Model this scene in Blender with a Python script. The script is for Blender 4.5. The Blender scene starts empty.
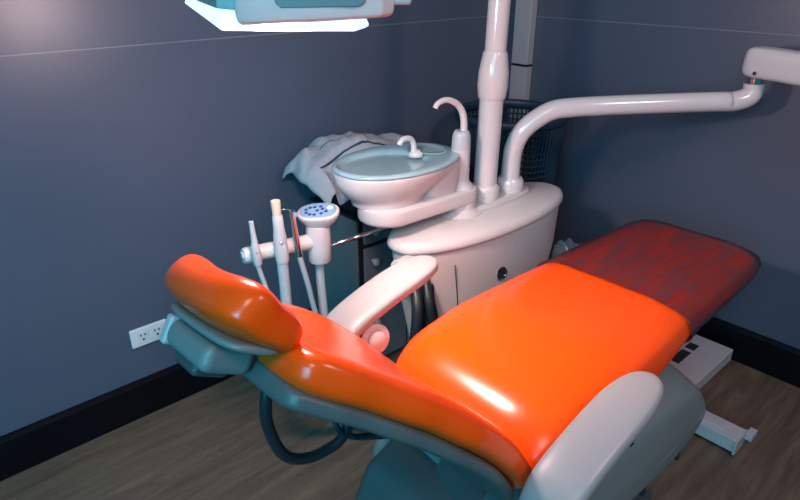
import bpy, bmesh, math, random
from mathutils import Vector, Matrix, noise
random.seed(7)
S = bpy.context.scene
COL = S.collection
R = math.radians

# ------------------------------------------------------------------ materials
def srgb(r, g, b):
    f = lambda c: (c/255/12.92) if c/255 <= .04045 else ((c/255+.055)/1.055)**2.4
    return (f(r), f(g), f(b), 1)

def mat(name, col, rough=.5, metal=0, spec=.5, var=.06, scale=14, bump=0, coat=0, stretch=(1, 1, 1), rvar=0):
    m = bpy.data.materials.new(name); m.use_nodes = True
    nt = m.node_tree; n = nt.nodes; l = nt.links
    b = n['Principled BSDF']
    b.inputs['Roughness'].default_value = rough
    b.inputs['Metallic'].default_value = metal
    b.inputs['Specular IOR Level'].default_value = spec
    b.inputs['Coat Weight'].default_value = coat
    b.inputs['Coat Roughness'].default_value = .12
    tc = n.new('ShaderNodeTexCoord'); mp = n.new('ShaderNodeMapping')
    mp.inputs['Scale'].default_value = stretch
    no = n.new('ShaderNodeTexNoise'); no.inputs['Scale'].default_value = scale; no.inputs['Detail'].default_value = 5
    l.new(tc.outputs['Object'], mp.inputs['Vector']); l.new(mp.outputs[0], no.inputs['Vector'])
    cr = n.new('ShaderNodeMix'); cr.data_type = 'RGBA'
    cr.inputs[6].default_value = tuple(c*(1-var) for c in col[:3])+(1,)
    cr.inputs[7].default_value = tuple(min(1, c*(1+var)) for c in col[:3])+(1,)
    l.new(no.outputs['Fac'], cr.inputs[0]); l.new(cr.outputs[2], b.inputs['Base Color'])
    if rvar:
        mr = n.new('ShaderNodeMapRange'); mr.inputs['To Min'].default_value = rough-rvar; mr.inputs['To Max'].default_value = rough+rvar
        l.new(no.outputs['Fac'], mr.inputs['Value']); l.new(mr.outputs[0], b.inputs['Roughness'])
    if bump:
        bp = n.new('ShaderNodeBump'); bp.inputs['Strength'].default_value = bump; bp.inputs['Distance'].default_value = .004
        l.new(no.outputs['Fac'], bp.inputs['Height']); l.new(bp.outputs[0], b.inputs['Normal'])
    return m

def emis(name, col, st):
    m = mat(name, col, .3)
    b = m.node_tree.nodes['Principled BSDF']
    b.inputs['Emission Color'].default_value = col; b.inputs['Emission Strength'].default_value = st
    return m

M = {}
M['wall'] = mat('wall_paint', (.076, .098, .142, 1), .36, spec=.5, var=.05, scale=3, bump=.03)
M['strip'] = mat('panel_joint', (.20, .21, .23, 1), .4, var=.03)
M['skirt'] = mat('skirting_paint', (.0025, .0025, .005, 1), .5, spec=.18, var=.1)
M['orange'] = mat('orange_vinyl', (.95, .088, .003, 1), .24, spec=.45, var=.03, scale=40, bump=.02)
M['white'] = mat('white_plastic', (.60, .58, .57, 1), .34, var=.015, scale=6)
M['armpad'] = mat('armrest_plastic', (.33, .325, .33, 1), .38, var=.015, scale=6)
M['gloss'] = mat('white_glossy_enamel', (.64, .615, .60, 1), .14, var=.012, scale=6, coat=.4)
M['ceramic'] = mat('white_ceramic', (.30, .46, .50, 1), .1, var=.01, coat=.5)
M['shell'] = mat('grey_moulded_plastic', (.17, .22, .225, 1), .42, var=.05, scale=5)
M['shelldark'] = mat('dark_grey_plastic', (.05, .075, .08, 1), .45, var=.08)
M['shell2'] = mat('slate_grey_plastic', (.075, .105, .11, 1), .42, var=.05, scale=5)
M['steel'] = mat('painted_steel', (.50, .52, .54, 1), .38, metal=.05, var=.05)
M['slot'] = mat('dark_slot', (.02, .02, .022, 1), .6)
M['chrome'] = mat('chrome', (.75, .76, .78, 1), .12, metal=1, var=.01)
M['alu'] = mat('brushed_aluminium', (.50, .52, .54, 1), .35, metal=.3, var=.06, stretch=(1, 1, .05), scale=60)
M['hose'] = mat('dark_rubber_hose', (.008, .02, .028, 1), .45, var=.1)
M['hosepale'] = mat('pale_hose', (.42, .47, .49, 1), .4, var=.05)
M['cab'] = mat('cabinet_laminate', (.10, .15, .165, 1), .5, var=.05, scale=8)
M['drawer'] = mat('drawer_front', (.15, .16, .18, 1), .45, var=.05, scale=8)
M['cabframe'] = mat('black_frame', (.008, .008, .010, 1), .5)
M['knob'] = mat('grey_knob', (.34, .36, .38, 1), .35)
M['basket'] = mat('navy_plastic', (.012, .035, .065, 1), .45, var=.1)
M['outlet'] = mat('outlet_plastic', (.66, .68, .68, 1), .35, var=.02)
M['black'] = mat('black_plastic', (.01, .011, .013, 1), .4)
M['panel'] = mat('control_film', (.24, .38, .56, 1), .3, var=.03)
M['button'] = mat('blue_button', (.008, .05, .20, 1), .3)
M['buttonlit'] = emis('lit_blue_button', (.35, .65, 1, 1), 2.5)
M['greyplastic'] = mat('pale_grey_plastic', (.46, .48, .50, 1), .35, var=.04)
M['amber'] = mat('yellowed_tip', (.66, .55, .42, 1), .4, var=.1)
M['lampgrey'] = mat('lamp_grey_housing', (.16, .24, .25, 1), .32, var=.04)
M['lampinset'] = mat('lamp_inset_panel', (.12, .22, .235, 1), .4, var=.04)
M['bag'] = mat('crumpled_film', (.14, .22, .26, 1), .2, var=.2, coat=.4)

def floor_mat():
    m = mat('vinyl_wood_floor', (.14, .115, .085, 1), .42, spec=.35)
    nt = m.node_tree; n = nt.nodes; l = nt.links; b = n['Principled BSDF']
    tc = n.new('ShaderNodeTexCoord'); mp = n.new('ShaderNodeMapping'); mp.inputs['Scale'].default_value = (1.2, 9, 1)
    mp.inputs['Rotation'].default_value = (0, 0, R(-14))
    l.new(tc.outputs['Object'], mp.inputs[0])
    no = n.new('ShaderNodeTexNoise'); no.inputs['Scale'].default_value = 3; no.inputs['Detail'].default_value = 9; no.inputs['Roughness'].default_value = .62
    no.inputs['Distortion'].default_value = .6
    l.new(mp.outputs[0], no.inputs['Vector'])
    cr = n.new('ShaderNodeValToRGB')
    e = cr.color_ramp.elements
    e[0].position = .28; e[0].color = (.078, .056, .040, 1)
    e[1].position = .72; e[1].color = (.21, .150, .098, 1)
    x = cr.color_ramp.elements.new(.5); x.color = (.132, .098, .068, 1)
    l.new(no.outputs['Fac'], cr.inputs[0])
    # fine brown flecks
    n2 = n.new('ShaderNodeTexNoise'); n2.inputs['Scale'].default_value = 60; n2.inputs['Detail'].default_value = 3
    l.new(mp.outputs[0], n2.inputs['Vector'])
    mr = n.new('ShaderNodeMapRange'); mr.inputs['From Min'].default_value = .3; mr.inputs['From Max'].default_value = .7
    mr.inputs['To Min'].default_value = .8; mr.inputs['To Max'].default_value = 1.15
    l.new(n2.outputs['Fac'], mr.inputs['Value'])
    mx = n.new('ShaderNodeMix'); mx.data_type = 'RGBA'; mx.blend_type = 'MULTIPLY'; mx.inputs[0].default_value = 1
    l.new(cr.outputs[0], mx.inputs[6]); l.new(mr.outputs[0], mx.inputs[7])
    l.new(mx.outputs[2], b.inputs['Base Color'])
    return m
M['floor'] = floor_mat()

def cloth_mat():
    m = mat('towel_cloth', (.42, .43, .46, 1), .85, spec=.15, var=.1, scale=60, bump=.3)
    return m
M['towel'] = cloth_mat()
M['stripe'] = mat('towel_stripe', (.04, .06, .08, 1), .85, spec=.1)

def film_mat():
    m = bpy.data.materials.new('clear_plastic_film'); m.use_nodes = True
    nt = m.node_tree; n = nt.nodes; l = nt.links; n.remove(n['Principled BSDF'])
    out = n['Material Output']
    tc = n.new('ShaderNodeTexCoord'); mp = n.new('ShaderNodeMapping'); mp.inputs['Scale'].default_value = (3, 22, 3)
    mp.inputs['Rotation'].default_value = (0, 0, R(-62))
    l.new(tc.outputs['Object'], mp.inputs[0])
    no = n.new('ShaderNodeTexNoise'); no.inputs['Scale'].default_value = 2.2; no.inputs['Detail'].default_value = 6; no.inputs['Distortion'].default_value = .5
    l.new(mp.outputs[0], no.inputs['Vector'])
    mr = n.new('ShaderNodeMapRange'); mr.inputs['From Min'].default_value = .3; mr.inputs['From Max'].default_value = .72
    mr.inputs['To Min'].default_value = .25; mr.inputs['To Max'].default_value = .74
    l.new(no.outputs['Fac'], mr.inputs['Value'])
    tr = n.new('ShaderNodeBsdfTransparent'); tr.inputs[0].default_value = (.72, .50, .50, 1)
    pb = n.new('ShaderNodeBsdfPrincipled'); pb.inputs['Base Color'].default_value = (.090, .045, .055, 1)
    pb.inputs['Roughness'].default_value = .2; pb.inputs['Specular IOR Level'].default_value = .9
    bp = n.new('ShaderNodeBump'); bp.inputs['Strength'].default_value = .5; bp.inputs['Distance'].default_value = .01
    l.new(no.outputs['Fac'], bp.inputs['Height']); l.new(bp.outputs[0], pb.inputs['Normal'])
    ms = n.new('ShaderNodeMixShader')
    l.new(mr.outputs[0], ms.inputs[0]); l.new(tr.outputs[0], ms.inputs[1]); l.new(pb.outputs[0], ms.inputs[2])
    l.new(ms.outputs[0], out.inputs[0])
    return m
M['film'] = film_mat()
M['lens'] = emis('lamp_lens_glow', (.72, .93, 1, 1), 1.0)

# ------------------------------------------------------------------ builders
def wpos(o):
    p = Vector((0, 0, 0))
    while o is not None:
        p += o.location; o = o.parent
    return p

def tag(o, label=None, cat=None, group=None, kind=None):
    for k, v in (('label', label), ('category', cat), ('group', group), ('kind', kind)):
        if v: o[k] = v
    return o

def thing(name, loc, label, cat, group=None):
    o = bpy.data.objects.new(name, None); COL.objects.link(o); o.location = loc
    o.empty_display_size = .05
    return tag(o, label, cat, group)

def obj(name, bm, m, parent=None, smooth=True, sub=0, bev=0, seg=3, auto=None, label=None):
    bmesh.ops.recalc_face_normals(bm, faces=bm.faces)
    if parent is not None:
        off = wpos(parent)
        for v in bm.verts: v.co -= off
    me = bpy.data.meshes.new(name); bm.to_mesh(me); bm.free()
    o = bpy.data.objects.new(name, me); COL.objects.link(o)
    for mm in (m if isinstance(m, (list, tuple)) else [m]): me.materials.append(mm)
    if smooth:
        for p in me.polygons: p.use_smooth = True
        if auto: me.set_sharp_from_angle(angle=R(auto))
    if parent is not None: o.parent = parent
    if bev:
        b = o.modifiers.new('bevel', 'BEVEL'); b.width = bev; b.segments = seg; b.limit_method = 'ANGLE'; b.angle_limit = R(35)
        b.harden_normals = True
    if sub:
        s = o.modifiers.new('subdiv', 'SUBSURF'); s.levels = sub; s.render_levels = sub
    if label: o['label'] = label
    return o

def B(): return bmesh.new()

def box(bm, c, s, mx=None):
    c = Vector(c); hx, hy, hz = s[0]/2, s[1]/2, s[2]/2
    vs = []
    for dx, dy, dz in ((-1,-1,-1),(1,-1,-1),(1,1,-1),(-1,1,-1),(-1,-1,1),(1,-1,1),(1,1,1),(-1,1,1)):
        p = Vector((dx*hx, dy*hy, dz*hz))
        if mx is not None: p = mx @ p
        vs.append(bm.verts.new(c+p))
    for f in ((0,3,2,1),(4,5,6,7),(0,1,5,4),(1,2,6,5),(2,3,7,6),(3,0,4,7)):
        bm.faces.new([vs[i] for i in f])
    return bm

def rings(bm, rs, cap0=True, cap1=True, close=False):
    V = [[bm.verts.new(p) for p in r] for r in rs]
    k = len(rs[0])
    pairs = list(zip(V[:-1], V[1:]))
    if close: pairs.append((V[-1], V[0]))
    for a, b in pairs:
        for i in range(k):
            j = (i+1) % k
            bm.faces.new((a[i], a[j], b[j], b[i]))
    def cap(ring):
        c = Vector((0, 0, 0))
        for v in ring: c += v.co
        cv = bm.verts.new(c/k)
        for i in range(k): bm.faces.new((ring[i], ring[(i+1) % k], cv))
    if not close:
        if cap0: cap(V[0])
        if cap1: cap(V[-1])
    return bm

def se(t, p):
    c, s = math.cos(t), math.sin(t)
    return (math.copysign(abs(c)**(2/p), c), math.copysign(abs(s)**(2/p), s))

def spline(pts, n=8):
    P = [Vector(p) for p in pts]; out = []
    for i in range(len(P)-1):
        p0 = P[max(i-1, 0)]; p1 = P[i]; p2 = P[i+1]; p3 = P[min(i+2, len(P)-1)]
        for k in range(n):
            t = k/n
            out.append(.5*((2*p1)+(p2-p0)*t+(2*p0-5*p1+4*p2-p3)*t*t+(3*p1-p0-3*p2+p3)*t**3))
    out.append(P[-1]); return out

def tube(bm, pts, r, k=14, smooth_n=0, flat=None):
    """round bar along pts; r a number or one radius per point"""
    if smooth_n:
        rr = r if isinstance(r, (list, tuple)) else [r]*len(pts)
        q = spline(pts, smooth_n)
        r = []
        for i in range(len(q)):
            f = i/smooth_n; a = min(int(f), len(rr)-1); b2 = min(a+1, len(rr)-1)
            r.append(rr[a]+(rr[b2]-rr[a])*(f-int(f)))
        pts = q
    pts = [Vector(p) for p in pts]
    if not isinstance(r, (list, tuple)): r = [r]*len(pts)
    T = []
    for i in range(len(pts)):
        d = pts[min(i+1, len(pts)-1)]-pts[max(i-1, 0)]
        T.append(d.normalized())
    up = Vector((0, 0, 1)) if abs(T[0].z) < .9 else Vector((1, 0, 0))
    nrm = (up-T[0]*up.dot(T[0])).normalized()
    rs = []
    for i, p in enumerate(pts):
        nrm = (nrm-T[i]*nrm.dot(T[i])).normalized(); bi = T[i].cross(nrm)
        rs.append([p+(nrm*math.cos(2*math.pi*j/k)+bi*math.sin(2*math.pi*j/k))*r[i] for j in range(k)])
    return rings(bm, rs)

def lathe(bm, c, prof, k=40, axis=None):
    """prof: list of (radius, height) about axis from c"""
    c = Vector(c); ax = Vector(axis or (0, 0, 1)).normalized()
    q = Vector((0, 0, 1)).rotation_difference(ax)
    rs = [[c+q @ Vector((r*math.cos(2*math.pi*j/k), r*math.sin(2*math.pi*j/k), h)) for j in range(k)] for r, h in prof]
    return rings(bm, rs)

def ell_rings(bm, prof, k=56, p=2.0, close=False):
    """prof: (cx, cy, a, b, z[, power])"""
    rs = []
    for q in prof:
        cx, cy, a, b, z = q[:5]; pp = q[5] if len(q) > 5 else p
        rs.append([Vector((cx+a*se(2*math.pi*j/k, pp)[0], cy+b*se(2*math.pi*j/k, pp)[1], z)) for j in range(k)])
    return rings(bm, rs, close=close)

def prism(bm, poly, axis, a, b):
    """extrude a 2D polygon; axis 'y': poly in (x,z)   'z': poly in (x,y)"""
    f = (lambda u, v, w: Vector((u, w, v))) if axis == 'y' else (lambda u, v, w: Vector((u, v, w)))
    A = [bm.verts.new(f(u, v, a)) for u, v in poly]; Bv = [bm.verts.new(f(u, v, b)) for u, v in poly]
    n = len(poly)
    bm.faces.new(A); bm.faces.new(Bv)
    for i in range(n): bm.faces.new((A[i], A[(i+1) % n], Bv[(i+1) % n], Bv[i]))
    return bm

# ------------------------------------------------------------------ camera
cam = bpy.data.objects.new('camera', bpy.data.cameras.new('camera')); COL.objects.link(cam)
CAM = Vector((-2.30358, -1.82441, 1.40))
cam.location = CAM
cam.rotation_euler = (R(90-25.058), 0, R(47.8-90))
cam.data.lens = 616/800*36; cam.data.sensor_width = 36
cam.data.clip_start = .02
S.camera = cam

# ------------------------------------------------------------------ setting
X0, Y0 = -6.0, -4.6
def struct(name, bm, m, **k):
    return tag(obj(name, bm, m, None, smooth=False, **k), kind='structure')
bm = box(B(), ((X0+.2)/2, (Y0+.2)/2, -.05), (abs(X0)+.2, abs(Y0)+.2, .1)); struct('floor', bm, M['floor'])
bm = box(B(), (X0/2+.05, .05, 1.25), (abs(X0)+.1, .1, 2.5)); struct('wall_left', bm, M['wall'])
bm = box(B(), (.05, Y0/2, 1.25), (.1, abs(Y0), 2.5)); struct('wall_right', bm, M['wall'])
def skirt(name, horiz):
    prof = [(0, .001), (.014, .001), (.014, .126), (.010, .136), (.008, .142), (0, .142)]
    b = B()
    if horiz:
        A = [b.verts.new((X0, -u, v)) for u, v in prof]; C = [b.verts.new((-.014, -u, v)) for u, v in prof]
    else:
        A = [b.verts.new((-u, Y0, v)) for u, v in prof]; C = [b.verts.new((-u, -.0001, v)) for u, v in prof]
    n = len(prof); b.faces.new(A); b.faces.new(C)
    for i in range(n): b.faces.new((A[i], A[(i+1) % n], C[(i+1) % n], C[i]))
    struct(name, b, M['skirt'])
skirt('baseboard_left', True); skirt('baseboard_right', False)
bm = box(B(), (X0/2, -.001, 1.190), (abs(X0)-.02, .002, .003)); struct('trim_1', bm, M['strip'])
bm = box(B(), (-.001, Y0/2, 1.190), (.002, abs(Y0)-.02, .003)); struct('trim_2', bm, M['strip'])

# wall outlet
t = thing('wall_outlet', (-1.763, -.0005, .298), 'white double power outlet low on the left wall', 'outlet')
bm = B(); box(bm, (-1.763, -.006, .298), (.121, .011, .067)); obj('cover_plate', bm, M['outlet'], t, bev=.005)
for dx in (-.022, .024):
    bm = B(); box(bm, (-1.763+dx, -.0122, .299), (.034, .003, .038)); s_ = obj('socket', bm, M['outlet'], t, bev=.001)
    for hx, hz, w, h in ((-.007, .008, .004, .007), (.007, .008, .004, .007), (0, -.008, .007, .006)):
        bm = B(); box(bm, (-1.763+dx+hx, -.0140, .299+hz), (w, .002, h)); obj('pin_hole', bm, M['black'], s_, smooth=False)

# aluminium trunking in the corner
t = thing('cable_trunking', (-.02, -.075, 0), 'grey aluminium column standing in the room corner behind the light pole', 'column')
bm = B(); box(bm, (-.0215, -.106, .4935), (.04, .085, .983)); obj('lower_channel', bm, M['alu'], t, smooth=False, bev=.002)
bm = B(); box(bm, (-.0215, -.106, 1.745), (.04, .085, 1.50)); obj('upper_channel', bm, M['alu'], t, smooth=False, bev=.002)
bm = B(); box(bm, (-.0205, -.106, .990), (.037, .081, .008)); obj('joint', bm, M['black'], t, smooth=False)

# ------------------------------------------------------------------ dental chair
YC = -1.165
ch = thing('dental_chair', (-1.2, YC, 0), 'reclined dental chair with bright orange vinyl cushions and white armrests', 'dental chair')

def lerp_tab(tab, x):
    for (x0, *a), (x1, *b2) in zip(tab[:-1], tab[1:]):
        if x0 <= x <= x1:
            f = (x-x0)/(x1-x0); f = f*f*(3-2*f)*.5+f*.5
            return [u+(v-u)*f for u, v in zip(a, b2)]
    return list(tab[0][1:]) if x < tab[0][0] else list(tab[-1][1:])

# seat and legrest cushion: x, half width, centre z, half thickness
SEAT = [(-1.565, .212, .545, .055), (-1.45, .234, .580, .058), (-1.30, .240, .588, .054), (-1.05, .232, .586, .040), (-.86, .220, .582, .034),
        (-.64, .213, .581, .033), (-.47, .206, .581, .035), (-.390, .194, .579, .034)]
def seat_rings(x0, x1, n=26, grow=0.0, k=40, rear=.07, front=.020, p=4.2):
    rs = []
    for i in range(n+1):
        f = i/n; f = .5-.5*math.cos(math.pi*f); x = x0+(x1-x0)*f
        w, zc, h = lerp_tab(SEAT, x)
        e0 = min(1, (x-SEAT[0][0]+.0015)/rear) if rear else 1
        e1 = min(1, (SEAT[-1][0]-x+.0015)/front) if front else 1
        s0 = math.sqrt(max(0, 1-(1-e0)**2)); s1 = math.sqrt(max(0, 1-(1-e1)**2))
        hh = (h*(.12+.88*s0)*(.1+.9*s1))+grow; ww = w*(.84+.16*s0)*(.93+.07*s1)+grow
        ring = []
        for j in range(k):
            a, b2 = se(2*math.pi*j/k+math.pi/k, p)
            z = zc+b2*hh
            a *= 1-.055*b2
            if b2 > 0:
                z += .016*(1-abs(a)**2.2)*s0*s1*b2 - .010*math.exp(-((a)/.42)**2)*s0*s1*b2
            ring.append(Vector((x, YC+a*ww+.043*max(0, min(1, (x+1.45)/.6)), z)))
        rs.append(ring)
    return rs
bm = rings(B(), seat_rings(-1.565, -.390)); obj('seat_cushion', bm, M['orange'], ch, sub=1)

# backrest
BP = [(-1.553, .550), (-1.588, .615), (-1.655, .712), (-1.755, .812), (-1.85, .887), (-1.935, .945), (-1.985, .975)]
bw = [(.0, .205), (.10, .222), (.25, .228), (.45, .215), (.62, .185), (.80, .145), (.93, .115), (1.0, .10)]
def back_path(n=30):
    q = spline([(x, 0, z) for x, z in BP], 10)
    L = [0]
    for a, b2 in zip(q[:-1], q[1:]): L.append(L[-1]+(b2-a).length)
    out = []
    for i in range(n+1):
        s = L[-1]*i/n
        j = max(0, min(len(q)-2, next((m for m in range(len(q)-1) if L[m+1] >= s), len(q)-2)))
        f = (s-L[j])/(L[j+1]-L[j]); p = q[j].lerp(q[j+1], f)
        tg = (q[min(j+2, len(q)-1)]-q[max(j-1, 0)]).normalized()
        nn = Vector((tg.z, 0, -tg.x))
        out.append((i/n, p, tg, nn))
    return out
def back_rings(off, h, dw, lo, hi, p=2.8, roll=.026, k=44):
    rs = []
    for f, P, tg, nn in back_path(36):
        if f < lo or f > hi: continue
        w = lerp_tab(bw, f)[0]+dw
        e = min(1, (f-lo+.002)/.09); s0 = math.sqrt(1-(1-e)**2)
        e = min(1, (hi-f+.002)/.07); s1 = math.sqrt(1-(1-e)**2)
        ww = w*(.8+.2*s0)*(.8+.2*s1); hh = h*(.1+.9*s0)*(.1+.9*s1)
        ring = []
        for j in range(k):
            a, b2 = se(2*math.pi*j/k+math.pi/k, p)
            d = b2*hh+off
            if b2 > 0: d += b2*(roll*abs(a)**2.5-roll*.7)*s0*s1
            q = P+nn*d; ring.append(Vector((q.x, YC+a*ww, q.z)))
        rs.append(ring)
    return rs
bm = rings(B(), back_rings(-.030, .042, 0, 0, .95)); obj('backrest_cushion', bm, M['orange'], ch, sub=1)
bm = rings(B(), back_rings(-.068, .020, -.004, .02, .97, p=3.6, roll=0)); obj('back_shell', bm, M['shell2'], ch, sub=1)
# headrest
HU = Vector((-.72, 0, .694)); HN = Vector((.694, 0, .72)); HC = Vector((-1.983, YC+.044, .970))
PU = Vector((-.87, 0, .493)); PN = Vector((.493, 0, .87))
def pillow(bm, off, hl, hw, ht, p_out=2.6, dish=0, n=18, k=40, sh=0, HU=HU, HN=HN, low=1):
    """rounded pad: long along y (hw), along HU (hl), thick along HN (ht)"""
    rs = []
    for i in range(n+1):
        tt = -math.pi/2+math.pi*i/n
        sy, cy = math.sin(tt), math.cos(tt)
        u = math.copysign(abs(sy)**(2/p_out), sy); sc = max(.02, abs(cy)**(2/p_out))
        ring = []
        for j in range(k):
            a, b2 = se(2*math.pi*j/k+math.pi/k, 2.3)
            bb = b2*ht*(.15+.85*sc)
            if dish and b2 > 0: bb += dish*b2*((abs(u)**2)*1.2-.6)*sc + .026*max(0, a)*b2
            if b2 < 0: bb *= low
            q = HC+HN*(off+bb)+HU*(a*hl*(.35+.65*sc)+sh); q.z -= u*hw*.19; q.x += u*hw*.07
            ring.append(Vector((q.x, HC.y+u*hw, q.z)))
        rs.append(ring)
    return rings(bm, rs)
bm = pillow(B(), 0, .080, .132, .043, dish=.022, low=.78); obj('headrest_cushion', bm, M['orange'], ch, sub=1)
bm = pillow(B(), -.030, .050, .118, .012, p_out=3, HU=PU, HN=PN); obj('headrest_plate', bm, M['shell'], ch, sub=1)
mxh = Matrix((( PU.x, .07, PN.x), (0, 1, 0), (PU.z, -.19, PN.z)))
def hbox(bm, u, y, n_, s): return box(bm, HC+PU*u+PN*n_+Vector((.07*y, y, -.19*y)), s, mxh)
bm = hbox(B(), .005, .006, -.062, (.080, .150, .042)); obj('headrest_bracket', bm, M['shell'], ch, bev=.016, auto=40)
bm = hbox(B(), -.005, .030, -.092, (.060, .085, .026)); obj('bracket_cover', bm, M['shelldark'], ch, bev=.010, auto=40)
bm = hbox(B(), .030, .085, -.062, (.03, .022, .046)); obj('release_lever', bm, M['greyplastic'], ch, bev=.006, auto=40)
bm = hbox(B(), -.060, -.02, -.058, (.09, .08, .020)); obj('headrest_stem', bm, M['shelldark'], ch, bev=.006, auto=40)

# armrests: a bent pad on a side profile
def armrest(y, x_off=0, dz=0, hw=.047, name='armrest'):
    prof = [(-1.668+x_off, .560), (-1.660+x_off, .630), (-1.622+x_off, .682), (-1.53+x_off, .718), (-1.43+x_off, .742), (-1.330+x_off, .756)]
    q = spline([(x, 0, z+dz) for x, z in prof], 6); rs = []
    n = len(q)-1
    for i, p in enumerate(q):
        tg = (q[min(i+1, n)]-q[max(i-1, 0)]).normalized(); nn = Vector((-tg.z, 0, tg.x))
        e = min(1, (n-i+.03)/7); s1 = math.sqrt(1-(1-e)**2)
        w = hw*(.05+.95*s1); h = .019*(.45+.55*s1)
        ring = []
        for j in range(28):
            a, b2 = se(2*math.pi*j/28+.1, 3.2)
            ring.append(Vector((p.x, y+a*w, p.z))+nn*(b2*h-.019))
        rs.append(ring)
    return obj(name, rings(B(), rs), M['armpad'], ch, sub=1)
aL = armrest(-.872, hw=.052); aL['label'] = 'white armrest on the far side, next to the dental unit'
aR = armrest(-1.452, x_off=-.012, dz=-.026, hw=.048); aR['label'] = 'white armrest on the near side'
for y in (-.872, -1.440):
    bm = B(); prism(bm, [(-1.68, .52), (-1.61, .52), (-1.60, .60), (-1.56, .665), (-1.60, .668), (-1.64, .63), (-1.665, .57)], 'y', y-.014, y+.014)
    obj('armrest_bracket', bm, M['shelldark' if y < -1 else 'white'], ch, bev=.006)
bm = lathe(B(), (-1.556, -.908, .628), [(.001, 0), (.032, 0), (.036, .005), (.036, .014), (.030, .019), (.022, .019), (.021, .024), (.015, .027), (.001, .028)], axis=(-.2, -1, .25))
obj('hinge_knob', bm, M['white'], ch, auto=40)
bm = B(); tube(bm, [(-1.43, -1.425, .60), (-1.40, -1.448, .585), (-1.37, -1.448, .575), (-1.365, -1.425, .57)], .006, 10, 4); obj('release_handle', bm, M['black'], ch)

# underseat cover
bm = B(); rs = []
for y, ins, zt in ((-.925, .06, -.02), (-.935, .015, -.005), (-1.0, 0, .03), (-1.165, 0, .06), (-1.31, 0, .045), (-1.372, 0, .008), (-1.388, .002, -.008), (-1.396, .006, -.05), (-1.404, .03, -.09)):
    top = [(-1.60, .40), (-1.45, .425), (-1.25, .425), (-1.05, .420), (-.90, .402), (-.81, .372)]
    bot = [(-.78, .30), (-.815, .235), (-1.0, .215), (-1.2, .24), (-1.45, .25), (-1.62, .27)]
    cx, cz = -1.22, .32
    ring = []
    for x, z in top: ring.append(Vector((cx+(x-cx)*(1-ins*1.2), y, z+zt-ins*.3)))
    for x, z in bot: ring.append(Vector((cx+(x-cx)*(1-ins*1.2), y, z+ins*.5)))
    rs.append(ring)
rings(bm, rs); obj('underseat_cover', bm, M['shell'], ch, sub=2)
for x in (-.935, -1.115):
    bm = B(); box(bm, (x, -1.396, .238), (.010, .012, .045)); obj('cover_notch', bm, M['slot'], ch, smooth=False)
# seat pan between cushion and cover
bm = rings(B(), [[Vector((p.x, YC+(p.y-YC)*.93, p.z-.045)) for p in r] for r in seat_rings(-1.50, -.47, 20, grow=-.012, rear=0, front=0)])
obj('seat_pan', bm, M['shelldark'], ch, sub=1)
bm = B(); rs = []
for z, g in ((.015, .02), (.05, .012), (.16, 0), (.25, -.02), (.33, -.05)):
    k = 40
    rs.append([Vector((-1.20+(.29+g)*se(2*math.pi*j/k, 4)[0], YC+.01+(.165+g)*se(2*math.pi*j/k, 4)[1], z)) for j in range(k)])
rings(bm, rs); obj('pedestal', bm, M['shelldark'], ch, sub=1)
# hinge housing behind the seat, under the back
bm = lathe(B(), (-1.535, -1.345, .395), [(.001, 0), (.105, 0), (.115, .008), (.115, .05), (.105, .06), (.06, .20), (.001, .20)], axis=(0, 1, 0)); obj('hinge_housing', bm, M['shell2'], ch, auto=40)
bm = B(); prism(bm, [(-1.69, .12), (-1.715, .30), (-1.67, .40), (-1.58, .43), (-1.45, .40), (-1.42, .12)], 'y', -1.30, -1.0); obj('rear_cover', bm, M['shell2'], ch, bev=.03, auto=50)
# floor frame
fr = obj('floor_frame', box(B(), (-.69, -1.152, .043), (1.28, .145, .05)), M['steel'], ch, smooth=False, bev=.003)
for x, l_ in ((-.245, .10), (-.150, .045)):
    bm = B(); box(bm, (x, -1.110, .0690), (l_, .034, .003)); obj('slot', bm, M['slot'], fr, smooth=False)
bm = B(); box(bm, (-.506, -1.327, .036), (.078, .204, .046)); og = obj('outrigger', bm, M['steel'], ch, smooth=False, bev=.002)
bm = B(); box(bm, (-.506, -1.305, .061), (.03, .15, .004)); obj('cover_strip', bm, M['steel'], og, smooth=False)
bm = B(); box(bm, (-.506, -1.4325, .033), (.086, .007, .05)); obj('end_plate', bm, M['greyplastic'], og, smooth=False)
bm = B(); box(bm, (-.470, -1.447, .052), (.045, .022, .022)); obj('levelling_clip', bm, M['greyplastic'], og, smooth=False, bev=.002)
bm = B(); box(bm, (-1.2, YC, .010), (.62, .36, .018)); obj('base_plate', bm, M['shelldark'], ch, smooth=False, bev=.002)
# hoses under the back
bm = B(); tube(bm, [(-1.90, -1.10, .87), (-1.953, -1.15, .838), (-1.962, -1.15, .775), (-1.942, -1.15, .700), (-1.905, -1.15, .665), (-1.86, -1.15, .655), (-1.82, -1.15, .668), (-1.75, -1.12, .72)], .0095, 12, 6)
obj('looped_hose', bm, M['hose'], ch)
bm = B(); tube(bm, [(-1.80, -1.12, .72), (-1.815, -1.15, .675), (-1.80, -1.15, .648), (-1.76, -1.15, .628), (-1.70, -1.15, .60), (-1.66, -1.12, .62)], .0055, 10, 6); obj('thin_hose', bm, M['hose'], ch)
bm = B(); tube(bm, [(-1.83, -1.11, .74), (-1.835, -1.15, .69), (-1.81, -1.15, .655), (-1.76, -1.14, .615), (-1.69, -1.14, .585), (-1.66, -1.10, .60)], .0045, 10, 6); obj('thin_hose', bm, M['hose'], ch)
bm = B(); tube(bm, [(-1.70, -1.18, .20), (-1.80, -1.10, .03), (-1.95, -.95, .012), (-2.1, -.9, .012)], .008, 10, 6)
bm.free()

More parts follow.
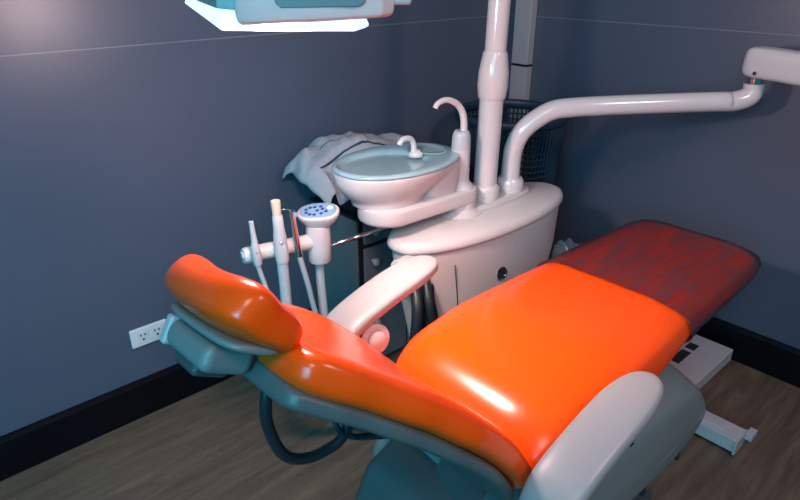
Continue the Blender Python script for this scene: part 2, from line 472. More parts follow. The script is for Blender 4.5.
# plastic film over the foot end
rs = seat_rings(-.925, -.3905, 34, grow=.0045, k=72, rear=0)
rs2 = []
for i, r in enumerate(rs):
    ring = []
    for v in r:
        nz = noise.noise(Vector((v.x*7, v.y*26, v.z*9)))*.0032+noise.noise(Vector((v.x*30, v.y*30, 3)))*.0016
        c = Vector((v.x, YC+.04, .58)); d = (v-c).normalized()
        w = v+d*(.0022+abs(nz))
        if i == 0: w.x += noise.noise(Vector((v.y*14, v.z*14, 1)))*.012
        ring.append(w)
    rs2.append(ring)
last = [Vector((-.3835, YC+.04+(p.y-YC-.04)*1.03, p.z+(p.z-.556)*.22)) for p in rs2[-1]]
rs2[-1] = last
bm = rings(B(), rs2, cap0=False)
fo = obj('plastic_cover', bm, M['film'], None)
tag(fo, 'dull clear plastic film stretched over the foot end of the orange chair', 'plastic cover')

# ------------------------------------------------------------------ dental unit
du = thing('dental_unit', (-.865, -.63, 0), 'white dental unit with spittoon basin, light pole and delivery arm beside the chair', 'dental unit')
cx, cy, A_, B_ = -.865, -.635, .385, .142
bm = ell_rings(B(), [(cx, cy, A_*.55, B_*.6, .012), (cx, cy, A_*.62, B_*.7, .02), (cx+.01, cy, A_*.80, B_*.82, .30), (cx+.01, cy, A_*.92, B_*.90, .50), (cx, cy, A_*.965, B_*.955, .645), (cx, cy, A_*.965, B_*.955, .653)], p=2.15)
body = obj('unit_body', bm, M['white'], du, auto=50)
bm = ell_rings(B(), [(cx, cy, A_*.95, B_*.94, .649), (cx, cy, A_*.985, B_*.975, .650), (cx, cy, A_, B_, .655), (cx, cy, A_, B_, .664), (cx, cy, A_*.985, B_*.965, .676), (cx, cy, A_*.94, B_*.90, .683), (cx, cy, A_*.5, B_*.5, .688)], p=2.15)
obj('unit_lid', bm, M['white'], du, auto=60)
# groove lines in the body side and lock
bm = B()
for z0, z1 in ((.10, .60),):
    for i in range(10):
        pass
prof = [(.02, .62, .7), (.30, .80, .82), (.50, .92, .90), (.605, .965, .955)]
def body_pt(th, z, out=0.0):
    for (z0, a0, b0), (z1, a1, b1) in zip(prof[:-1], prof[1:]):
        if z0 <= z <= z1: break
    f = (z-z0)/(z1-z0); a = A_*(a0+(a1-a0)*f)+out; b2 = B_*(b0+(b1-b0)*f)+out
    c, s = se(th, 2.15)
    return Vector((cx+.01*(0 if z > .55 else 1)+a*c, cy+b2*s, z))
th = R(231)
tube(bm, [body_pt(th, z, .0005) for z in (.10, .2, .3, .4, .5, .6)], .0016, 6); obj('panel_joint', bm, M['slot'], du)
lp = body_pt(R(262), .515, 0)
bm = lathe(B(), lp, [(.001, -.003), (.020, -.003), (.022, .004), (.016, .006), (.015, .002), (.001, .002)], axis=(-.1, -1, .15)); lk = obj('lock_ring', bm, M['chrome'], du, auto=40)
bm = lathe(B(), lp, [(.001, .001), (.0145, .001), (.0145, .004), (.001, .005)], axis=(-.1, -1, .15)); obj('lock_face', bm, M['hose'], lk, auto=40)
bm = B(); tube(bm, [(-1.288, -.690, .634), (-1.13, -.650, .618)], .021, 20); o_ = obj('drain_stub', bm, M['white'], du, auto=50, bev=.003)
# mounting plate on the lid
bm = ell_rings(B(), [(-.80, -.605, .185, .062, .684), (-.80, -.605, .185, .062, .696), (-.80, -.605, .175, .054, .701)], p=2.6); obj('pole_base_plate', bm, M['white'], du, auto=50)
# light pole
PX = (.028, 0, 1); PB = (-.823, -.6, .70)
bm = lathe(B(), PB, [(.001, 0), (.046, 0), (.048, .012), (.048, .038), (.041, .048), (.037, .052), (.037, .33), (.001, .33)], 36, axis=PX); obj('pole_lower_section', bm, M['gloss'], du, auto=40)
bm = lathe(B(), PB, [(.001, .322), (.041, .322), (.043, .327), (.047, .36), (.046, .40), (.037, .455), (.035, .46), (.001, .46)], 36, axis=PX); obj('pole_sleeve', bm, M['gloss'], du, auto=40)
bm = lathe(B(), PB, [(.001, .455), (.0325, .455), (.0325, 1.02), (.001, 1.02)], 36, axis=PX); obj('pole_upper_section', bm, M['gloss'], du, auto=40)
# delivery arm
bm = lathe(B(), (-.697, -.605, 0), [(.001, .70), (.044, .70), (.046, .712), (.046, .735), (.039, .745), (.001, .747)], 36); obj('arm_collar', bm, M['gloss'], du, auto=40)
TA = [(-.697, -.605, .74), (-.697, -.605, .79), (-.694, -.608, .845), (-.680, -.622, .895), (-.652, -.648, .935), (-.612, -.686, .968), (-.56, -.736, .979), (-.46, -.832, .987), (-.32, -.965, .995), (-.212, -1.069, 1.0002)]
bm = B(); tube(bm, TA, .031, 24, 6); ta = obj('delivery_arm', bm, M['gloss'], du)
bm = B(); tube(bm, [(-.232, -1.050, .999), (-.200, -1.080, 1.001), (-.173, -1.106, 1.014), (-.164, -1.114, 1.034), (-.164, -1.114, 1.056)], [.0305, .0312, .0315, .0315, .0315], 24, 6); obj('elbow', bm, M['gloss'], ta)
bm = B(); tube(bm, [(-.164, -1.114, 1.050), (-.164, -1.114, 1.085)], .022, 20); obj('swivel_pin', bm, M['chrome'], ta, auto=40)
bm = B(); rs = []
d0 = Vector((-.172, -1.078, 1.124)); dirv = Vector((-.06, -1, -.045)).normalized(); side = Vector((0, 0, 1)).cross(dirv).normalized(); upv = dirv.cross(side)
for s_, sc in ((0, .55), (.006, .80), (.018, .95), (.035, 1), (.3, 1), (.63, 1), (.645, .9), (.65, .7)):
    c = d0+dirv*s_
    rs.append([c+side*(.040*sc*se(2*math.pi*j/32+.1, 5)[0])+upv*(.046*sc*se(2*math.pi*j/32+.1, 5)[1]) for j in range(32)])
rings(bm, rs); sp_ = obj('spring_arm', bm, M['white'], du, sub=1)
bm = lathe(B(), d0+dirv*.05-side*.0405*(1 if side.x > 0 else -1)-upv*.028, [(.001, 0), (.0055, 0), (.0055, .002), (.001, .002)], 16, axis=(-1, 0, 0)); obj('screw', bm, M['slot'], sp_)
# cup filler column
bm = lathe(B(), (-.945, -.605, 0), [(.001, .682), (.070, .682), (.070, .692), (.056, .700), (.050, .706), (.050, .73), (.001, .73)], 36); obj('swivel_base', bm, M['white'], du, auto=40)
bm = B(); rs = []
def capsule(x0, y0, x1, y1, r0, r1, n=14):
    d = Vector((x1-x0, y1-y0, 0)).normalized(); p = Vector((-d.y, d.x, 0)); out = []
    for i in range(n+1):
        a = -math.pi/2+math.pi*i/n; out.append(Vector((x1, y1, 0))+d*math.cos(a)*r1+p*math.sin(a)*r1)
    for i in range(n+1):
        a = math.pi/2+math.pi*i/n; out.append(Vector((x0, y0, 0))+d*math.cos(a)*r0+p*math.sin(a)*r0)
    return out
for z, g in ((.722, -.010), (.728, -.002), (.736, 0), (.757, 0), (.766, -.002), (.770, -.008)):
    base = capsule(-1.225, -.575, -.945, -.605, .082+g, .052+g)
    rs.append([Vector((p.x, p.y, z+(.006*max(0, (-1.05-p.x))/.2)))for p in base])
rings(bm, rs); obj('basin_arm', bm, M['white'], du, auto=40)
bm = lathe(B(), (-.950, -.605, 0), [(.001, .76), (.050, .762), (.040, .778), (.030, .79), (.0285, .80), (.0285, .893), (.001, .893)], 30); cf = obj('cup_filler_column', bm, M['white'], du, auto=50)
bm = lathe(B(), (-.950, -.605, 0), [(.001, .892), (.029, .892), (.027, .93), (.022, .945), (.020, .946), (.001, .944)], 30); obj('cup_filler_cap', bm, M['greyplastic'], cf, auto=50)
bm = B(); tube(bm, [(-.942, -.606, .930), (-.942, -.606, .965), (-.949, -.605, .997), (-.966, -.602, 1.022), (-.990, -.598, 1.037), (-1.016, -.594, 1.042), (-1.040, -.591, 1.035), (-1.050, -.590, 1.023)], [.0105, .0105, .0105, .010, .0095, .009, .008, .008], 16, 6)
obj('cup_filler_spout', bm, M['gloss'], cf)
# basin
bx, by = -1.147, -.537
E_ = [(bx-.045, by-.01, .105, .080, .768), (bx-.045, by-.01, .118, .088, .774), (bx-.043, by-.01, .118, .088, .786), (bx-.042, by-.008, .128, .094, .796),
      (bx-.026, by, .172, .122, .822), (bx-.010, by, .196, .137, .850), (bx, by, .206, .143, .873), (bx, by, .208, .144, .880), (bx, by, .205, .142, .885), (bx-.002, by, .198, .134, .8875)]
I_ = [(bx-.052, by, .140, .108, .8855), (bx-.054, by, .133, .102, .879), (bx-.054, by, .125, .094, .862), (bx-.050, by, .110, .080, .835), (bx-.045, by, .06, .045, .817), (bx-.045, by, .02, .015, .813)]
OUT = E_[:7]
bm = ell_rings(B(), OUT+[(bx, by, .202, .139, .875), (bx-.05, by, .150, .117, .868), (bx-.05, by, .12, .09, .825), (bx-.045, by, .05, .04, .800)], p=2.1); ba = obj('spittoon_basin', bm, M['white'], du, sub=1)
bm = ell_rings(B(), [(bx, by, .2025, .1395, .8735), (bx, by, .2075, .1435, .8745), (bx, by, .2085, .1445, .880), (bx, by, .205, .142, .885), (bx-.003, by, .192, .131, .8872), (bx-.035, by, .164, .121, .8868)]+I_, p=2.1); bl = obj('bowl_liner', bm, M['ceramic'], ba, sub=1, label='pale blue basin bowl')
bm = B()
ell_rings(bm, [(bx+.108, by-.018, .068, .084, .770, 3), (bx+.108, by-.018, .072, .088, .80, 3), (bx+.112, by-.012, .076, .098, .84, 2.8), (bx+.114, by-.006, .076, .104, .868, 2.6)]); obj('basin_back', bm, M['white'], ba, auto=50)
bm = lathe(B(), (bx-.046, by, .8125), [(.001, .001), (.019, .001), (.021, .004), (.016, .005), (.001, .003)], 24); obj('drain', bm, M['chrome'], ba)
bm = ell_rings(B(), [(bx+.122, by, .055, .072, .8870, 2.2), (bx+.122, by, .050, .067, .8915, 2.2), (bx+.122, by, .043, .058, .8920, 2.2), (bx+.122, by, .037, .050, .8885, 2.2), (bx+.122, by, .02, .025, .8883, 2.2)]); obj('ledge_ring', bm, M['ceramic'], ba, sub=1)
bm = lathe(B(), (bx+.062, by-.012, .882), [(.001, 0), (.024, 0), (.022, .010), (.014, .016), (.010, .020), (.001, .020)], 24); fc = obj('faucet_base', bm, M['gloss'], ba)
bm = B(); tube(bm, [(bx+.055, by-.01, .893), (bx+.056, by-.01, .912), (bx+.050, by-.01, .929), (bx+.036, by-.01, .939), (bx+.018, by-.01, .940), (bx+.004, by-.01, .934), (bx-.001, by-.01, .926)], .0085, 14, 6)
obj('faucet_spout', bm, M['gloss'], ba)
bm = lathe(B(), (bx-.150, by-.082, .842), [(.001, 0), (.006, 0), (.005, .003), (.001, .0035)], 16, axis=(-.75, -.55, -.3)); obj('stud', bm, M['chrome'], ba)
# hose bundle between chair and unit
for i, (x, y, dx) in enumerate(((-1.205, -.70, .0), (-1.235, -.725, -.012), (-1.17, -.705, .015), (-1.26, -.745, -.02), (-1.215, -.745, .01))):
    bm = B(); tube(bm, [(x+.06, -.66, .60), (x, y, .52), (x+dx, y-.01, .40), (x-.01+dx, y+.005, .25), (x-.03+dx*2, y+.01, .10), (x-.06+dx*2, y-.02, .03)], .013 if i != 3 else .016, 12, 5)
    obj('hose', bm, M['hose'], du)
# assistant arm
bm = B(); tube(bm, [(-1.42, -.55, .690), (-1.12, -.55, .688)], .0065, 12); obj('chrome_rod', bm, M['chrome'], du)
HP = Vector((-1.445, -.55, 0))
bm = lathe(B(), HP, [(.001, .658), (.030, .658), (.032, .662), (.033, .70), (.033, .755), (.032, .765), (.001, .765)], 32); hp = obj('holder_post', bm, M['white'], du, auto=40)
bm = B(); tube(bm, [(-1.440, -.551, .718), (-1.55, -.530, .721), (-1.645, -.512, .7225), (-1.652, -.511, .723)], [.022, .0215, .0215, .018], 24); hr = obj('holder_rail', bm, M['white'], du, auto=40)
bm = B(); tube(bm, [(-1.650, -.511, .723), (-1.6545, -.5105, .723)], .012, 20); obj('end_cap', bm, M['hosepale'], hr)
# control head: elliptical, tilted to the camera
q = Matrix.Rotation(R(-42), 4, 'Z') @ Matrix.Rotation(R(14), 4, 'X') @ Matrix.Rotation(R(-4), 4, 'Y')
hc = Vector((-1.441, -.553, .788))
def tilt_ell(prof, k=44, p=2.4):
    return [[hc+(q @ Vector((a*se(2*math.pi*j/k, p)[0], b2*se(2*math.pi*j/k, p)[1], z))) for j in range(k)] for a, b2, z in prof]
bm = rings(B(), tilt_ell([(.026, .026, -.034), (.030, .028, -.024), (.046, .034, -.012), (.055, .038, .004), (.057, .039, .012), (.055, .038, .017), (.050, .034, .019)])); cp = obj('control_head', bm, M['white'], du, sub=1)
bm = rings(B(), tilt_ell([(.049, .033, .0178), (.049, .033, .0198), (.046, .031, .0202)])); obj('control_film', bm, M['panel'], cp)
for i, (u, v) in enumerate(((-.032, .004), (-.030, -.010), (-.020, -.018), (-.008, -.020), (-.022, .012), (-.010, .014), (.006, .016), (.010, -.016), (.022, -.008), (-.002, -.002), (.012, .004))):
    lit = False
    bm = lathe(B(), hc+q @ Vector((u, v, .0200)), [(.0001, 0), (.0052, 0), (.0046, .0012), (.0001, .0013)], 14, axis=q.to_3x3() @ Vector((0, 0, 1))); obj('button', bm, M['button'], cp)
bm = lathe(B(), hc+q @ Vector((.031, .008, .0200)), [(.0001, 0), (.008, 0), (.0072, .0012), (.0001, .0013)], 16, axis=q.to_3x3() @ Vector((0, 0, 1))); obj('lit_button', bm, M['buttonlit'], cp, label='glowing blue button')
bm = B(); tube(bm, [(-1.447, -.55, .655), (-1.447, -.552, .57), (-1.44, -.56, .42), (-1.40, -.58, .20), (-1.30, -.60, .05), (-1.15, -.63, .04)], .0125, 14, 6); obj('holder_hose', bm, M['hosepale'], du)

# handpieces in the holder
def rail(f):  # point on the rail, f=0 post .. 1 end; shifted to the camera side of the rail
    return Vector((-1.44, -.551, .718)).lerp(Vector((-1.652, -.511, .723)), f)
off = Vector((-.012, -.034, 0))
# thin saliva ejector
p = rail(.86)+off+Vector((0, 0, .014))
t = thing('saliva_ejector', p, 'thin grey saliva ejector at the free end of the white holder rail', 'handpiece', 'handpieces in the holder')
bm = lathe(B(), p, [(.001, -.028), (.0105, -.028), (.0125, -.010), (.0125, .006), (.0115, .022), (.008, .034), (.001, .034)], 22, axis=(-.05, .02, 1)); obj('handle', bm, M['greyplastic'], t, auto=50)
bm = lathe(B(), p+Vector((-.0015, 0, .032)), [(.001, 0), (.0085, 0), (.0070, .02), (.0062, .050), (.0062, .058), (.001, .058)], 20, axis=(-.05, .02, 1)); obj('tip', bm, M['greyplastic'], t, auto=50)
bm = lathe(B(), p+Vector((-.004, -.0122, .010)), [(.001, 0), (.003, 0), (.001, .0015)], 12, axis=(-.5, -.8, 0)); obj('slider', bm, M['hosepale'], t)
bm = B(); tube(bm, [p+Vector((0, 0, -.026)), p+Vector((.006, -.002, -.06)), p+Vector((.018, -.006, -.12)), p+Vector((.035, -.005, -.25)), p+Vector((.10, .0, -.45)), p+Vector((.25, .0, -.62))], .0065, 12, 6); obj('hose', bm, M['hosepale'], t)
# wide suction tube
p = rail(.57)+off+Vector((0, -.006, .022))
t = thing('suction_handpiece', p, 'thick grey suction handpiece with yellowed tip in the middle of the holder rail', 'handpiece', 'handpieces in the holder')
bm = lathe(B(), p, [(.001, -.040), (.0165, -.040), (.0175, -.030), (.0175, .006), (.0165, .012), (.0170, .03), (.0140, .052), (.0132, .085), (.0115, .088), (.001, .088)], 24, axis=(-.02, .02, 1)); obj('handle', bm, M['greyplastic'], t, auto=50)
bm = lathe(B(), p+Vector((-.002, .002, .086)), [(.001, 0), (.0110, 0), (.0112, .012), (.0122, .030), (.0122, .040), (.009, .041), (.001, .036)], 22, axis=(-.02, .02, 1)); obj('tip', bm, M['amber'], t, auto=50)
bm = lathe(B(), p+Vector((-.006, -.0155, .020)), [(.001, 0), (.005, 0), (.003, .003), (.001, .003)], 14, axis=(-.4, -.9, .1)); obj('slider', bm, M['steel'], t)
bm = B(); tube(bm, [p+Vector((0, 0, -.038)), p+Vector((.001, 0, -.10)), p+Vector((.006, 0, -.22)), p+Vector((.05, .01, -.42)), p+Vector((.2, .0, -.62))], .0145, 16, 6); obj('hose', bm, M['hosepale'], t)
# air water syringe
p = rail(.35)+off+Vector((0, 0, .020))
t = thing('air_water_syringe', p, 'slim metal air water syringe with bent tip beside the control head', 'handpiece', 'handpieces in the holder')
bm = lathe(B(), p, [(.001, -.036), (.0085, -.036), (.0090, -.02), (.0082, .02), (.0075, .07), (.0082, .088), (.007, .094), (.001, .095)], 20, axis=(-.09, .03, 1)); obj('handle', bm, M['chrome'], t, auto=50)
bm = B(); tube(bm, [p+Vector((-.0075, .002, .090)), p+Vector((-.012, .003, .096)), p+Vector((-.026, .006, .101)), p+Vector((-.040, .009, .098)), p+Vector((-.048, .011, .090))], .0025, 10, 6); obj('tip', bm, M['chrome'], t)
bm = B(); box(bm, p+Vector((-.004, -.0095, .084)), (.012, .006, .012)); obj('trigger', bm, M['panel'], t, bev=.002)
bm = B(); tube(bm, [p+Vector((.003, -.001, -.034)), p+Vector((.010, -.002, -.07)), p+Vector((.022, -.004, -.13)), p+Vector((.040, -.002, -.22)), p+Vector((.09, 0, -.42)), p+Vector((.2, 0, -.60))], .0075, 12, 6); obj('hose', bm, M['hosepale'], t)

# ------------------------------------------------------------------ drawer cabinet
t = thing('drawer_cabinet', (-.90, -.16, 0), 'grey drawer cabinet with black edging and round knobs against the left wall', 'cabinet')
cx0, cx1, cy0, cy1 = -1.112, -.68, -.30, -.022
bm = box(B(), ((cx0+cx1)/2, (cy0+cy1)/2+.006, .305), (cx1-cx0, cy1-cy0-.012, .59)); obj('carcass', bm, M['cab'], t, smooth=False, bev=.002)
bm = B(); box(bm, ((cx0+cx1)/2, (cy0+cy1)/2, .608), (cx1-cx0+.006, cy1-cy0+.006, .012)); obj('top_edging', bm, M['cabframe'], t, smooth=False)
bm = B(); box(bm, ((cx0+cx1)/2, cy0-.001, .305), (cx1-cx0+.004, .006, .595)); fr_ = obj('front_frame', bm, M['cabframe'], t, smooth=False)
bm = B(); box(bm, ((cx0+cx1)/2, (cy0+cy1)/2, .006), (cx1-cx0-.02, cy1-cy0-.03, .010)); obj('plinth', bm, M['cabframe'], t, smooth=False)
for x0, x1 in ((-1.098, -.903), (-.889, -.694)):
    for z0, z1 in ((.515, .592), (.300, .498), (.02, .285)):
        xm = (x0+x1)/2-.065
        bm = B(); box(bm, ((x0+x1)/2, cy0-.010, (z0+z1)/2), (x1-x0, .014, z1-z0)); d = obj('drawer', bm, M['drawer'], t, smooth=False, bev=.003)
        bm = lathe(B(), (xm, cy0-.016, (z0+z1)/2+(.05 if z1 < .51 else .012)), [(.001, 0), (.009, 0), (.008, .008), (.013, .014), (.015, .020), (.014, .027), (.009, .030), (.001, .031)], 24, axis=(0, -1, 0)); obj('knob', bm, M['knob'], d)
# dark tray on the cabinet
t = thing('storage_tray', (-.95, -.155, .6145), 'dark open tray on the drawer cabinet under the white towel', 'tray')
bm = B(); box(bm, (-.95, -.155, .621), (.30, .22, .012)); obj('tray_base', bm, M['black'], t, smooth=False, bev=.002)
bm = B()
for c, s_ in (((-.95, -.262, .672), (.30, .010, .09)), ((-.95, -.048, .672), (.30, .010, .09)), ((-1.095, -.155, .672), (.010, .204, .09)), ((-.805, -.155, .672), (.010, .204, .09))): box(bm, c, s_)
obj('tray_wall', bm, M['black'], t, smooth=False)

# towel: a bunched cloth heap over the tray, hanging at the front left and under the basin
def towel_mesh():
    nx, ny = 64, 44; bm = B(); V = []
    for i in range(nx+1):
        row = []
        for j in range(ny+1):
            u = i/nx; v = j/ny
            x = -1.245+u*.52; y = -.315+v*.275
            prof = [(0, .755), (.03, .80), (.10, .822), (.20, .826), (.30, .850), (.42, .854), (.52, .845), (.62, .832), (.75, .815), (.88, .80), (1, .77)]
            z = lerp_tab(prof, u)[0]
            z -= .135*max(0, (.42-v)/.42)**1.7*(1.0 if u > .08 else .6)
            z -= .03*max(0, (v-.75)/.25)**2
            fold = noise.noise(Vector((x*9+y*5, y*7, 2.3)))*.024+noise.noise(Vector((x*22-y*9, y*15, 7.1)))*.011+noise.noise(Vector((x*50, y*40, 1.1)))*.003
            fx = noise.noise(Vector((x*8, y*11, 9.7)))*.02; fy = noise.noise(Vector((x*9, y*8, 4.2)))*.02
            row.append(bm.verts.new((x+fx, min(-.03, y+fy), z+fold)))
        V.append(row)
    for i in range(nx):
        for j in range(ny):
            f = bm.faces.new((V[i][j], V[i+1][j], V[i+1][j+1], V[i][j+1]))
            if j in (13, ) and 4 < i < 52: f.material_index = 1
            if j in (27, ) and 10 < i < 46: f.material_index = 1
    return bm
o = obj('towel', towel_mesh(), [M['towel'], M['stripe']], None, sub=1)
md = o.modifiers.new('thickness', 'SOLIDIFY'); md.thickness = .004
tag(o, 'crumpled white towel with thin dark stripes heaped behind the basin', 'towel')
# folded film bags behind the cup filler
for i, (z, dx, rz) in enumerate(((.620, 0, 4), (.641, .006, -5), (.662, -.004, 3), (.684, .004, -8))):
    bm = B(); rs = []
    for s_, sc in ((-.5, .3), (-.46, .8), (-.3, 1), (0, 1.05), (.3, 1), (.46, .8), (.5, .3)):
        rs.append([Vector((s_*.09, sc*.055*math.cos(2*math.pi*j/16), sc*.0088*math.sin(2*math.pi*j/16)+.0018*noise.noise(Vector((s_*9, j*1.7, i*3.1))))) for j in range(16)])
    rings(bm, rs)
    mx = Matrix.Translation((-.625+dx*1, -.20, z+.0035)) @ Matrix.Rotation(R(rz), 4, 'Z')
    bmesh.ops.transform(bm, matrix=mx, verts=bm.verts)
    o = obj('folded_bag', bm, M['bag'], None, sub=1)
    tag(o, ['lowest folded plastic bag of the little stack behind the cup filler', 'second folded plastic bag from the bottom of the stack behind the cup filler', 'third folded plastic bag from the bottom of the stack behind the cup filler', 'topmost folded plastic bag of the little stack behind the cup filler'][i], 'bag', 'folded bags on the side shelf')
t = thing('side_stool', (-.64, -.16, 0), 'small dark stool between the drawer cabinet and the laundry basket', 'stool')
bm = B(); box(bm, (-.62, -.15, .604), (.10, .20, .018)); obj('stool_top', bm, M['black'], t, smooth=False, bev=.003)
for dx in (-.04, .04):
    for dy in (-.085, .085):
        bm = B(); box(bm, (-.62+dx, -.15+dy, .297), (.02, .02, .595)); obj('leg', bm, M['black'], t, smooth=False)

# ------------------------------------------------------------------ laundry basket (perforated)
t = thing('laundry_basket', (-.33, -.30, 0), 'tall dark navy perforated laundry basket standing in the room corner', 'basket')
def bask_r(z): return .150+.062*(z/.86)
bcx, bcy = -.335, -.31
bm = B(); k, nz = 72, 34
V = []
for i in range(nz+1):
    z = .03+(.835-.03)*i/nz
    V.append([bm.verts.new((bcx+bask_r(z)*math.cos(2*math.pi*j/k), bcy+bask_r(z)*math.sin(2*math.pi*j/k), z)) for j in range(k)])
for i in range(nz):
    for j in range(k):
        bm.faces.new((V[i][j], V[i][(j+1) % k], V[i+1][(j+1) % k], V[i+1][j]))
bm.faces.ensure_lookup_table()
o = obj('lattice_wall', bm, M['basket'], t, smooth=False)
w = o.modifiers.new('lattice', 'WIREFRAME'); w.thickness = .0095; w.use_replace = True; w.use_even_offset = False
bm = lathe(B(), (bcx, bcy, 0), [(.001, .002), (.151, .002), (.156, .035), (.152, .035), (.146, .012), (.001, .012)], 60); obj('basket_base', bm, M['basket'], t, auto=40)
bm = ell_rings(B(), [(bcx, bcy, .208, .208, .832), (bcx, bcy, .217, .217, .834), (bcx, bcy, .224, .224, .850), (bcx, bcy, .222, .222, .868), (bcx, bcy, .211, .211, .871), (bcx, bcy, .205, .205, .862), (bcx, bcy, .203, .203, .832)], k=72, close=True); obj('rim', bm, M['basket'], t)

# waste bin with a plastic liner behind the chair
wx, wy = -.362, -.69
t = thing('waste_bin', (wx, wy, 0), 'small dark waste bin between the dental unit and the right wall', 'bin')
bm = lathe(B(), (wx, wy, 0), [(.001, .002), (.085, .002), (.100, .335), (.106, .340), (.106, .348), (.097, .348), (.082, .012), (.001, .012)], 40); obj('bin_body', bm, M['black'], t, auto=40)
bm = B(); rs = []
for z, r in ((.20, .088), (.30, .092), (.352, .0945), (.385, .100), (.405, .085), (.398, .06), (.375, .035), (.35, .010)):
    rs.append([Vector((wx+r*(1+(.20 if z > .351 else .0)*noise.noise(Vector((math.cos(a)*3, math.sin(a)*3, z*20))))*math.cos(a), wy+r*(1+(.2 if z > .351 else 0)*noise.noise(Vector((math.cos(a)*3, math.sin(a)*3, z*20))))*math.sin(a), z+(.03*noise.noise(Vector((math.cos(a)*4, math.sin(a)*4, 5))) if z > .351 else 0))) for a in [2*math.pi*j/48 for j in range(48)]])
rings(bm, rs, cap0=False); o = obj('bin_liner', bm, M['bag'], None, sub=1); tag(o, 'crumpled bluish plastic liner sticking out of the small waste bin', 'liner')

# ------------------------------------------------------------------ operating light
e1 = Vector((.741, -.672, 0)); e2 = Vector((.672, .741, 0)); L0 = Vector((-1.70, -.90, 1.309))
def LP(u, v, w): return L0+e1*u+e2*v+Vector((0, 0, w))
t = thing('operating_light', L0, 'glowing dental operating light hanging over the orange chair at the top of the picture', 'lamp')
lens = [(-.205, .085), (-.105, -.075), (.105, -.085), (.120, -.02), (.085, .11), (-.06, .17)]
def lens_ring(sc, dz):
    c = (-.01, .03); return [LP(c[0]+(u-c[0])*sc, c[1]+(v-c[1])*sc, .003+(.028 if i in (0, 5) else (.012 if i in (4,) else 0))+dz) for i, (u, v) in enumerate(lens)]
bm = rings(B(), [lens_ring(.97, -.010), lens_ring(1.03, -.006), lens_ring(1.0, .002), lens_ring(.98, .014)]); obj('lens', bm, M['lens'], t, bev=.004)
# left reflector housing
def slab(sc_list, outline, c):
    return [[LP(c[0]+(u-c[0])*s_, c[1]+(v-c[1])*s_, z+sl*(u-c[0])) for u, v in outline] for s_, z, sl in sc_list]
refl = [(-.20, .085), (-.165, .02), (-.11, -.070), (-.03, -.072), (.04, -.07), (.08, .10), (-.06, .165), (-.15, .14)]
bm = rings(B(), slab([(.99, .020, -.10), (.985, .032, -.10), (.93, .055, -.08), (.80, .085, -.05), (.55, .11, 0), (.2, .12, 0)], refl, (-.05, .04))); obj('reflector_housing', bm, M['lampgrey'], t, auto=40)
bd = [(-.085, -.060), (-.075, -.092), (-.045, -.104), (.07, -.104), (.148, -.098), (.165, -.080), (.163, .03), (.08, .07), (-.07, .05)]
bm = rings(B(), slab([(.93, .008, .05), (.985, .012, .05), (1, .022, .05), (1, .070, .05), (.97, .085, .05), (.85, .092, .05)], bd, (.03, -.02))); bo = obj('lamp_body', bm, M['white'], t, auto=38, bev=.004)
bm = B()
pan = [(-.012, .033), (-.004, .026), (.112, .028), (.122, .034), (.124, .058), (.114, .068), (-.001, .066), (-.012, .056)]
A = [bm.verts.new(LP(u, -.1035, z+.003)) for u, z in pan]; C2 = [bm.verts.new(LP(u, -.1068, z+.003)) for u, z in pan]
bm.faces.new(A); bm.faces.new(C2)
for i in range(len(pan)): bm.faces.new((A[i], A[(i+1) % len(pan)], C2[(i+1) % len(pan)], C2[i]))
obj('inset_panel', bm, M['lampinset'], bo, bev=.0015)
bm = B(); box(bm, LP(.176, -.060, .044), (.032, .036, .026), Matrix((tuple(e1), tuple(e2), (0, 0, 1))).transposed()); obj('handle', bm, M['greyplastic'], t, bev=.006)
bm = B(); tube(bm, [LP(.03, -.02, .085), LP(.03, -.02, .16), LP(.06, .02, .19), (-1.30, -.75, 1.56), (-.95, -.62, 1.60), (-.85, -.60, 1.60)], .017, 16, 5); obj('lamp_arm', bm, M['gloss'], t)
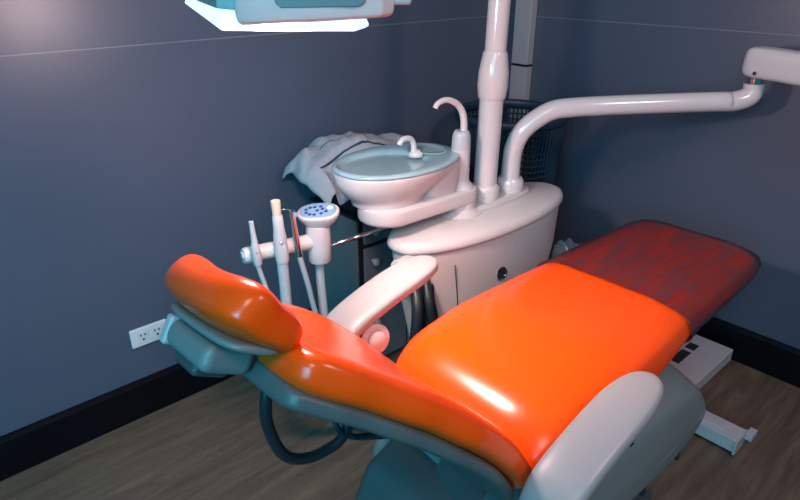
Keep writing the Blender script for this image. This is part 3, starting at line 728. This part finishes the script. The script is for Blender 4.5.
bm = lathe(B(), (-.797, -.6, 0), [(.040, 1.56), (.052, 1.56), (.052, 1.64), (.040, 1.64)], 30); obj('arm_collar', bm, M['gloss'], t, auto=40)

# ------------------------------------------------------------------ lights
W = bpy.data.worlds.new('room_ambient'); S.world = W; W.use_nodes = True
bg = W.node_tree.nodes['Background']; bg.inputs[0].default_value = (.05, .46, .62, 1); bg.inputs[1].default_value = .26

def area(name, loc, aim, size, power, col, sy=None):
    d = bpy.data.lights.new(name, 'AREA'); d.energy = power; d.color = col; d.size = size
    if sy: d.shape = 'RECTANGLE'; d.size_y = sy
    o = bpy.data.objects.new(name, d); COL.objects.link(o); o.location = loc
    o.rotation_euler = (Vector(aim)-Vector(loc)).to_track_quat('-Z', 'Y').to_euler(); return o
def spot(name, loc, aim, power, col, ang, blend, rad):
    d = bpy.data.lights.new(name, 'SPOT'); d.energy = power; d.color = col; d.spot_size = R(ang); d.spot_blend = blend; d.shadow_soft_size = rad
    o = bpy.data.objects.new(name, d); COL.objects.link(o); o.location = loc
    o.rotation_euler = (Vector(aim)-Vector(loc)).to_track_quat('-Z', 'Y').to_euler(); return o
fill = area('teal_fill', (-4.4, -2.4, 1.9), (-2.1, -.3, .5), 1.4, 28, (.06, .68, 1)); fill.data.spread = R(95)  # unseen teal fill, added to tint the lower left wall and floor
spot('operating_beam', LP(-.01, .03, -.016), (-1.08, -1.14, .62), 44, (1, .74, .65), 84, 1.0, .05)
area('ceiling_lamp', (-2.7, -2.2, 2.4), (-1.9, -.8, .3), .5, 13, (1, .62, .58))
area('right_wall_fill', (-1.2, -2.6, 2.3), (0, -1.5, .9), .4, 20, (1, .60, .60))  # added pink fill, there only to brighten the right wall
d = bpy.data.lights.new('lamp_bulb', 'POINT'); d.energy = 18; d.color = (1, .68, .64); d.shadow_soft_size = .05
o = bpy.data.objects.new('lamp_bulb', d); COL.objects.link(o); o.location = LP(-.03, .03, -.045)

S.view_settings.view_transform = 'Standard'; S.view_settings.look = 'None'; S.view_settings.gamma = 1; S.view_settings.exposure = 0
S.view_settings.use_curve_mapping = False
